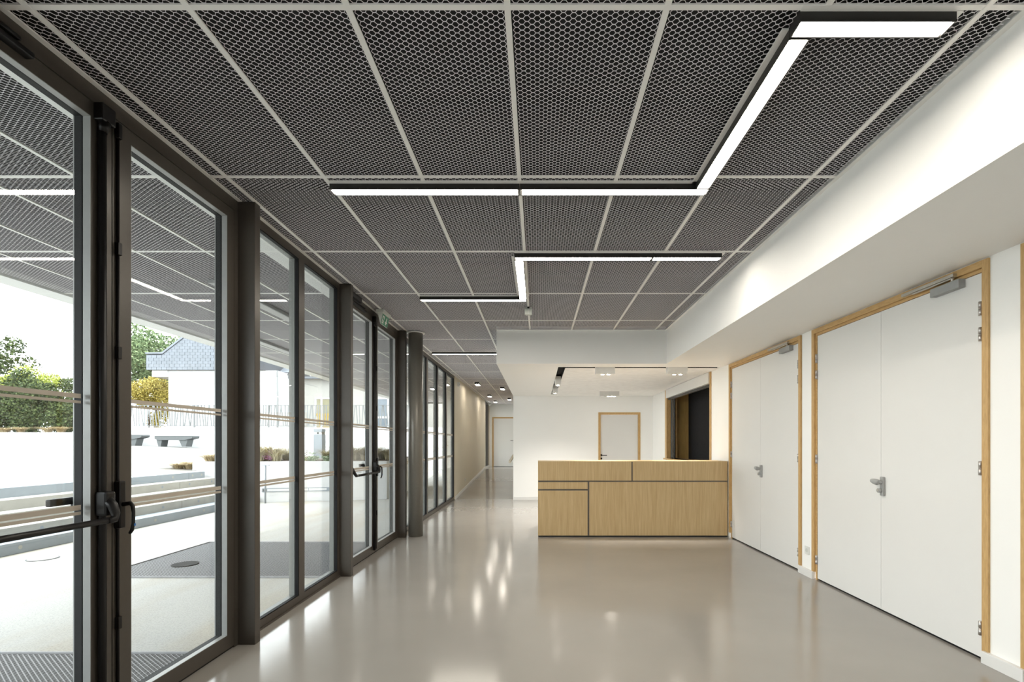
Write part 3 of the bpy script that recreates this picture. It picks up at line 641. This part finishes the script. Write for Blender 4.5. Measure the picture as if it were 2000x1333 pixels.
# planter with grasses, bollard, slot light
pl = thing('planter', (-6, 12.6, 0), 'long white concrete planter wall beyond the steps', 'planter')
FP = [(-8.11, 11.78), (-7.2, 11.62), (-6.4, 11.64), (-5.4, 11.85), (-4.5, 12.05), (-3.70, 12.28)]
bm = bmesh.new(); prism(bm, [(x, y, 0.0) for x, y in FP] + [(-3.55, 16.2, 0), (-8.3, 16.2, 0)], (0, 0, 0.935)); obj('wall', bm, 'render', pl)
obj('soil', B((-8.0, -3.75, 12.35, 16.0, 0.936, 0.95)), 'soil', pl)
sf = thing('slot_light', (-5.7, 11.75, 0.29), 'long steel slot light in the planter wall', 'slot light')
def pfy(x):
    for (a, b), (c, d) in zip(FP, FP[1:]):
        if a <= x <= c: return b + (d - b) * (x - a) / (c - a)
    return FP[-1][1]
def slot(x0, x1, z0, z1, o, m, nm):
    bm = bmesh.new(); prism(bm, [(x0, pfy(x0) - o, z0), (x1, pfy(x1) - o, z0), (x1, pfy(x1) - o, z1), (x0, pfy(x0) - o, z1)], (0, 0.008, 0)); obj(nm, bm, m, sf)
slot(-6.40, -5.42, 0.235, 0.325, 0.012, 'bollard', 'frame'); slot(-5.42, -4.96, 0.235, 0.325, 0.012, 'bollard', 'frame')
slot(-6.28, -5.42, 0.255, 0.305, 0.018, 'render', 'diffuser'); slot(-5.40, -5.02, 0.255, 0.305, 0.018, 'render', 'diffuser')
slot(-6.38, -6.30, 0.25, 0.31, 0.018, 'bench', 'cable_box')
r = thing('handrail_post', (-6.22, 11.45, 0), 'thin steel post with a flat top before the planter wall', 'post')
bm = bmesh.new(); tube(bm, [(-6.22, 11.45, 0), (-6.22, 11.45, 0.86)], 0.019, 12); obj('pole', bm, 'bollard', r)
obj('top_bar', B((-6.31, -6.13, 11.43, 11.47, 0.86, 0.872)), 'bollard', r)
bo = thing('bollard_light', (-5.70, 13.1, 0.95), 'square blue-grey bollard light standing in the planter', 'bollard')
obj('footing', B((-5.95, -5.40, 12.9, 13.3, 0.95, 0.985)), 'concrete', bo)
obj('shaft', B((-5.81, -5.59, 12.99, 13.21, 0.985, 1.60), bev=0.004), 'bollard', bo)
obj('light_band', B((-5.80, -5.60, 13.00, 13.20, 1.60, 1.665)), 'render', bo)
obj('lamp_eye', B((-5.72, -5.68, 12.992, 13.0, 1.612, 1.652)), 'gasket', bo)
obj('cap', B((-5.81, -5.59, 12.99, 13.21, 1.665, 1.745), bev=0.004), 'bollard', bo)
def tuft(n, h, spread, lean=0.5, wd=0.006, seed=0):
    rn = random.Random(seed); V = []; Fc = []
    for i in range(n):
        a = rn.uniform(0, 6.283); rr = rn.uniform(0, spread * 0.35); bx_, by_ = rr * math.cos(a), rr * math.sin(a)
        a2 = a + rn.uniform(-0.7, 0.7); l = h * rn.uniform(0.6, 1.1); ln = lean * rn.uniform(0.3, 1.2) * l
        px, py = -math.sin(a2) * wd, math.cos(a2) * wd; q = len(V)
        for s, wf in ((0, 1), (0.4, 0.9), (0.75, 0.6), (1, 0.1)):
            ox = bx_ + math.cos(a2) * ln * s * s; oy = by_ + math.sin(a2) * ln * s * s; oz = l * (s - 0.28 * s * s * lean * 1.6)
            V += [(ox - px * wf, oy - py * wf, oz), (ox + px * wf, oy + py * wf, oz)]
        Fc += [(q, q + 1, q + 3, q + 2), (q + 2, q + 3, q + 5, q + 4), (q + 4, q + 5, q + 7, q + 6)]
    return V, Fc
tf = []
for s in range(3):
    me = bpy.data.meshes.new('grass_blades'); V, Fc = tuft(240, 0.5, 0.30, 0.9, 0.006, s); me.from_pydata(V, [], Fc); me.materials.append(M['grass']); tf.append(me)
me2 = bpy.data.meshes.new('straw_blades'); V, Fc = tuft(320, 0.5, 0.40, 1.5, 0.006, 9); me2.from_pydata(V, [], Fc); me2.materials.append(M['straw'])
rn = random.Random(3)
for i in range(26):
    x = -7.3 + 3.5 * (i % 13) / 12 + rn.uniform(-0.1, 0.1); y = pfy(x) + 0.55 + (0.5 if i > 12 else 0) + rn.uniform(-0.08, 0.08)
    if -6.15 < x < -5.25: continue
    tag(inst('grass_clump', tf[i % 3], (x, y, 0.93), rot=(0, 0, rn.uniform(0, 6)), scale=[rn.uniform(0.95, 1.25)] * 3), 'dry ornamental grass clump in the white planter', 'grass', 'ornamental grass clumps in the planter')
for i in range(7):
    x = -8.75 + 0.28 * i; y = 12.15 + rn.uniform(-0.1, 0.15)
    tag(inst('straw_grass_clump', me2, (x, y, 0.93 if x > -8.1 else 0.745), rot=(0, 0, rn.uniform(0, 6)), scale=[rn.uniform(0.75, 1.0)] * 3), 'golden straw grass clump at the left end of the planter', 'grass', 'golden straw clumps at the planter end')
def cloud(n, size, rx, ry, rz, seed, flat=0.0):
    """foliage: small leaf quads filling a lumpy ellipsoid"""
    rn = random.Random(seed); V = []; Fc = []
    lumps = [(rn.gauss(0, .42), rn.gauss(0, .42), rn.gauss(0, .38), rn.uniform(.28, .5)) for _ in range(16)]
    for i in range(n):
        lx_, ly_, lz_, lr = rn.choice(lumps)
        d = Vector((rn.gauss(0, 1), rn.gauss(0, 1), rn.gauss(0, 1))).normalized() * lr * rn.random() ** 0.4
        c = Vector(((lx_ + d.x) * rx, (ly_ + d.y) * ry, (lz_ + d.z) * rz))
        if flat and c.z < -flat * rz: c.z = -flat * rz + rn.random() * 0.2
        u = Vector((rn.gauss(0, 1), rn.gauss(0, 1), rn.gauss(0, 1))).normalized(); v = u.orthogonal().normalized(); s = size * rn.uniform(0.6, 1.3); q = len(V)
        V += [c - u * s, c - v * s * 0.55, c + u * s, c + v * s * 0.55]; Fc.append((q, q + 1, q + 2, q + 3))
    return V, Fc
def plant(name, c, rx, ry, rz, n, size, m, label, cat, seed, group=None, ground=0.0, trunk=0.0):
    r = thing(name, (c[0], c[1], ground), label, cat, group)
    V, Fc = cloud(n, size, rx, ry, rz, seed); meshobj('foliage', V, Fc, m, r, c)
    bm = bmesh.new(); t = trunk or 0.06
    tube(bm, [(c[0], c[1], ground - 0.05), (c[0] + 0.05, c[1], (c[2] + ground) / 2), (c[0], c[1], c[2] + rz * 0.4)], [t, t * 0.75, t * 0.3], 10)
    for k in range(5):
        a = k * 1.26; tube(bm, [(c[0], c[1], c[2] - rz * 0.25 + 0.06 * k), (c[0] + math.cos(a) * rx * 0.5, c[1] + math.sin(a) * ry * 0.5, c[2] + rz * 0.25)], [t * 0.5, t * 0.12], 6)
    obj('trunk', bm, 'bark', r); return r
plant('flowering_plant', (-6.55, 12.2, 1.02), 0.28, 0.2, 0.12, 500, 0.018, 'pink', 'small pink flowering plant in the planter', 'flowers', 5, ground=0.95, trunk=0.01)
plant('sage_plant', (-5.05, 12.28, 1.00), 0.35, 0.16, 0.09, 400, 0.022, 'sage', 'pale green leafy plant right of the bollard', 'plant', 6, ground=0.95, trunk=0.01)
plant('sage_plant', (-5.62, 12.2, 1.00), 0.30, 0.14, 0.09, 380, 0.022, 'sage', 'pale green leafy plant in front of the bollard', 'plant', 8, ground=0.95, trunk=0.01)

# ------------------------------------------------------------------ retaining wall, railing, benches
YW = 26.2
tag(obj('terrace_wall', B((-22.0, 4.0, YW, YW + 0.4, 0.0, 2.20), (-46, -22.0, YW, YW + 0.4, 0.0, 1.95)), 'render'), 'long white retaining wall at the back of the terrace', 'wall')
rl = thing('railing', (-14.5, YW + 0.2, 2.2), 'galvanised railing of slanting bars on the retaining wall', 'railing')
obj('bottom_rail', B((-21.9, -6.5, YW + 0.17, YW + 0.22, 2.26, 2.30)), 'rail', rl); obj('top_rail', B((-21.9, -6.5, YW + 0.17, YW + 0.22, 3.36, 3.385)), 'rail', rl)
for xp in (-21.9, -18.1, -14.2, -10.4, -6.55): obj('post', B((xp, xp + 0.06, YW + 0.16, YW + 0.23, 2.20, 3.36)), 'rail', rl)
bm = B((-0.028, 0.028, -0.008, 0.008, 0, 1.08)); bar = bpy.data.meshes.new('baluster'); bm.to_mesh(bar); bm.free(); bar.materials.append(M['rail'])
x = -21.85; i = 0
while x < -6.55:
    a = 0 if i % 9 == 0 else random.uniform(-0.16, 0.16)
    inst('baluster', bar, (x - a * 0.54, YW + 0.195 + (0.012 if i % 2 else -0.012), 2.29), rl, rot=(0, a, 0)); x += 0.145; i += 1
def bench(x, y, z, label):
    r = thing('bench', (x, y, z), label, 'bench')
    bm = bmesh.new(); prism(bm, [(x - 0.95, y, z + 0.56), (x + 0.92, y, z + 0.56), (x + 0.95, y, z + 0.50), (x + 0.90, y, z + 0.42), (x + 0.55, y, z + 0.34), (x - 0.80, y, z + 0.34), (x - 0.95, y, z + 0.40)], (0, 0.55, 0)); obj('seat', bm, 'bench', r)
    for c, s in ((-0.76, 0.14), (0.45, 0.22)):
        bm = bmesh.new(); prism(bm, [(x + c - s, y + 0.05, z + 0.36), (x + c + s, y + 0.05, z + 0.36), (x + c + s * 0.55, y + 0.05, z), (x + c - s * 0.25, y + 0.05, z)], (0, 0.45, 0)); obj('leg', bm, 'bench', r)
bench(-18.3, 25.2, 1.20, 'grey concrete bench before the white wall, fully seen')
bench(-20.85, 25.2, 1.25, 'grey concrete bench before the white wall, partly behind the door stile')

# ------------------------------------------------------------------ slate-roofed house
HY = 32.0
def HP(x, y, dy=0.0): v = P(x, y, HY); v.y += dy; return v
hs = thing('house', (-18, HY, 2.0), 'white house with slate-clad gable beyond the terrace', 'house')
q0, q1 = HP(329, 724), HP(540, 870)
obj('wall', B((q0.x, q1.x, HY, HY + 7, 0.5, q0.z)), 'render', hs)
q2, q3 = HP(299, 724), HP(329, 737); obj('eave_box', B((q2.x, q3.x, HY - 0.1, HY + 7, q3.z, q2.z)), 'render', hs)
GP = [(292, 724), (292, 694), (324, 693), (425, 615), (520, 690), (520, 724)]
bm = bmesh.new(); prism(bm, [HP(*p, -0.25) for p in GP], (0, 7.4, 0)); gb = obj('gable', bm, 'slatedark', hs)
bm = bmesh.new(); prism(bm, [HP(*p, -0.32) for p in ((291, 693), (291, 690.5), (323, 689.8), (425, 611), (425, 615), (324.5, 693))], (0, 0.4, 0)); obj('coping', bm, 'slate', hs)
def clip(poly, a, b):
    out = []; side = lambda p: (b[0] - a[0]) * (p[1] - a[1]) - (b[1] - a[1]) * (p[0] - a[0])
    for i in range(len(poly)):
        p, q = poly[i], poly[(i + 1) % len(poly)]; sp, sq = side(p), side(q)
        if sp >= 0: out.append(p)
        if sp * sq < 0: t = sp / (sp - sq); out.append((p[0] + (q[0] - p[0]) * t, p[1] + (q[1] - p[1]) * t))
    return out
rn = random.Random(5); row = 0; y = 724.0
while y > 640:
    x = 292 - (5 if row % 2 else 0)
    while x < 440:
        pol = [(max(x, 292) + 0.25, y - 5.5), (x + 9.7, y - 5.5), (x + 9.7, y), (max(x, 292) + 0.25, y)]
        if x + 9.7 > 293:
            if y - 5.5 < 694: pol = clip(pol, (324, 694.5), (425, 616.5)) if x + 9.7 > 318 else []
            if len(pol) >= 3:
                d = -0.275 - rn.uniform(0, 0.008); bm = bmesh.new()
                prism(bm, [HP(px, py, d) for px, py in pol], (0, 0.02, 0)); obj('slate', bm, 'slate', gb)
        x += 10.0
    y -= 5.7; row += 1
# side wing with sloping slate roof and gutter
w0, w1 = HP(505, 733), HP(905, 870)
obj('wing_wall', B((w0.x, w1.x, HY + 2, HY + 9, 0.5, w0.z)), 'creamext', hs)
e0 = HP(495, 726)
bm = bmesh.new(); prism(bm, [(e0.x, HY + 1.5, e0.z), (e0.x, HY + 1.5, e0.z + 0.12), (e0.x, HY + 6.5, e0.z + 2.9), (e0.x, HY + 11.5, e0.z)], (w1.x - e0.x, 0, 0)); rf = obj('roof', bm, 'slatedark', hs)
sl_me = {}
for k in range(9):
    for j in range(12):
        t0, x = k * 0.42, e0.x + 0.02 + j * 0.40 + (0.2 if k % 2 else 0); s = math.hypot(5, 2.78)
        c = Vector((x, HY + 1.48 + t0 * 5 / s, e0.z + 0.13 + t0 * 2.78 / s)); dv = Vector((0, 5 / s, 2.78 / s)) * 0.44; nv = Vector((0, -2.78 / s, 5 / s)) * 0.015
        if not sl_me:
            bm = bmesh.new(); prism(bm, [nv, Vector((0.39, 0, 0)) + nv, Vector((0.39, 0, 0)) + dv, dv], nv); me = bpy.data.meshes.new('roof_slate'); bm.to_mesh(me); bm.free(); me.materials.append(M['slate']); sl_me['m'] = me
        inst('roof_slate', sl_me['m'], c, rf)
bm = bmesh.new(); tube(bm, [(e0.x, HY + 1.42, e0.z), (w1.x, HY + 1.42, e0.z)], 0.07, 10); gu = obj('gutter', bm, 'rail', hs)
for k in range(12): obj('gutter_bracket', B((e0.x + 0.4 + 0.52 * k, e0.x + 0.44 + 0.52 * k, HY + 1.33, HY + 1.52, e0.z - 0.12, e0.z + 0.08)), 'render', gu)
obj('fascia', B((e0.x, w1.x, HY + 1.5, HY + 1.56, e0.z - 0.26, e0.z + 0.02)), 'slate', hs)
p0 = HP(541, 870); bm = bmesh.new(); tube(bm, [(p0.x, HY + 0.05, 0.6), (p0.x, HY + 0.05, q0.z)], 0.06, 10); obj('downpipe', bm, 'rail', hs)
def hwindow(x0, x1, y0, y1, ml, lower, glassm, dy=1.95):
    a, b = HP(x0, y1), HP(x1, y0); Y0 = HY + dy
    wd = obj('window', B((a.x, b.x, Y0, Y0 + 0.06, b.z - 0.09, b.z), (a.x, b.x, Y0, Y0 + 0.06, a.z, a.z + 0.09), (a.x, a.x + 0.09, Y0, Y0 + 0.06, a.z + .09, b.z - .09), (b.x - 0.09, b.x, Y0, Y0 + 0.06, a.z + .09, b.z - .09)), 'render', hs)
    xs = [a.x + 0.09] + [HP(m, 0).x for m in ml] + [b.x - 0.09]
    for c, d in zip(xs, xs[1:]):
        zz = a.z + 0.09; zm = HP(0, lower).z if lower else None
        if zm:
            obj('pane', B((c + 0.05, d - 0.05, Y0 + 0.035, Y0 + 0.045, zz, zm - 0.09)), 'farglass' if glassm == 'farglass' else 'yellowpaint', wd); obj('crossbar', B((c, d, Y0 + 0.005, Y0 + 0.05, zm - 0.09, zm + 0.05)), 'render' if glassm == 'farglass' else 'yellowpaint', wd)
            obj('pane', B((c + 0.05, d - 0.05, Y0 + 0.035, Y0 + 0.045, zm + 0.05, b.z - 0.09)), glassm, wd)
        else: obj('pane', B((c + 0.05, d - 0.05, Y0 + 0.035, Y0 + 0.045, zz, b.z - 0.09)), glassm, wd)
    for m in ml: xm = HP(m, 0).x; obj('window_bar', B((xm - 0.06, xm + 0.06, Y0 - 0.005, Y0 + 0.055, a.z + 0.05, b.z - 0.05)), 'render', wd)
hwindow(588, 664, 772, 846, [602], 806, 'curtain')
hwindow(703, 774, 772, 846, [714, 740, 745], 812, 'farglass')
pp = HP(634, 801), HP(647, 782); obj('wall_picture', B((pp[0].x, pp[1].x, HY + 1.93, HY + 1.98, pp[0].z, pp[1].z)), 'farglass', hs)
# second house at the left edge
nh = thing('neighbour_house', (-46, 42, 1), 'grey-roofed house cut off at the left edge behind trees', 'house')
a = Vector((-50.96, 42.0, 8.19))
obj('wall', B((a.x - 9, a.x - 0.6, 42.4, 48, -0.01, a.z)), 'render', nh)
V = [(a.x, 42, a.z), (a.x - 9.6, 42, a.z), (a.x - 9.6, 48, a.z), (a.x, 48, a.z), (a.x - 2.2, 45, a.z + 2.6), (a.x - 7.4, 45, a.z + 2.6)]
meshobj('roof', V, [(0, 1, 5, 4), (1, 2, 5), (2, 3, 4, 5), (3, 0, 4), (0, 3, 2, 1)], 'slate', nh)

# ------------------------------------------------------------------ trees and shrubs
def pt(x, y, Y): return tuple(P(x, y, Y))
plant('tree', pt(305, 716, 46), 4.0, 2.6, 3.9, 17000, 0.12, 'leaf_a', 'leafy green tree rising behind the slate-clad house', 'tree', 11, ground=1.0, trunk=0.25)
plant('tree', pt(-48, 700, 40), 3.0, 2.4, 2.2, 5000, 0.12, 'leaf_d', 'dark tree reaching in from the left edge', 'tree', 12, ground=1.0, trunk=0.25)
plant('yellow_shrub', pt(290, 775, 34), 1.8, 0.9, 1.5, 12000, 0.06, 'leaf_y', 'golden yellow shrub beside the white house wall', 'shrub', 13, ground=1.2)
for k, (x, y, Y, rx, rz, n, s, m, lab) in enumerate((
    (8, 800, 29.5, 2.1, 1.9, 12000, 0.075, 'leaf_d', 'large dark green shrub at the left edge behind the wall'),
    (66, 806, 29.0, 1.9, 1.6, 11000, 0.07, 'leaf_d', 'large dark green shrub in the middle of the hedge'),
    (122, 815, 29.2, 1.7, 1.35, 9000, 0.07, 'leaf_d', 'dark green shrub at the right of the hedge by the door stile'),
    (44, 757, 32.0, 2.5, 1.5, 13000, 0.06, 'leaf_l', 'lime-green feathery shrub rising over the dark hedge'),
    (138, 797, 31.5, 1.5, 1.2, 6000, 0.06, 'leaf_l', 'lime-green shrub at the right end of the hedge'),
    (180, 812, 30.0, 1.7, 1.4, 8000, 0.07, 'leaf_d', 'dark shrub of the hedge behind the door stile'))):
    plant('shrub', pt(x, y, Y), rx, 1.0, rz, n, s, m, lab, 'shrub', 20 + k, ground=1.2)
for i in range(9):
    tag(inst('straw_mound', me2, (-31.5 + 1.02 * i + random.uniform(-.2, .2), 27.75 + random.uniform(-.05, .2), 1.96), rot=(0, 0, random.uniform(0, 6)), scale=[1.6, 1.1, random.uniform(1.3, 1.8)]), 'straw-coloured grass mound on top of the white wall', 'grass', 'straw grass mounds above the white wall')
tag(obj('planting_bed', B((-46, -9.0, YW + 0.4, 60, 0.0, 1.95)), 'soil'), 'soil bed behind the retaining wall', 'soil', kind='structure')
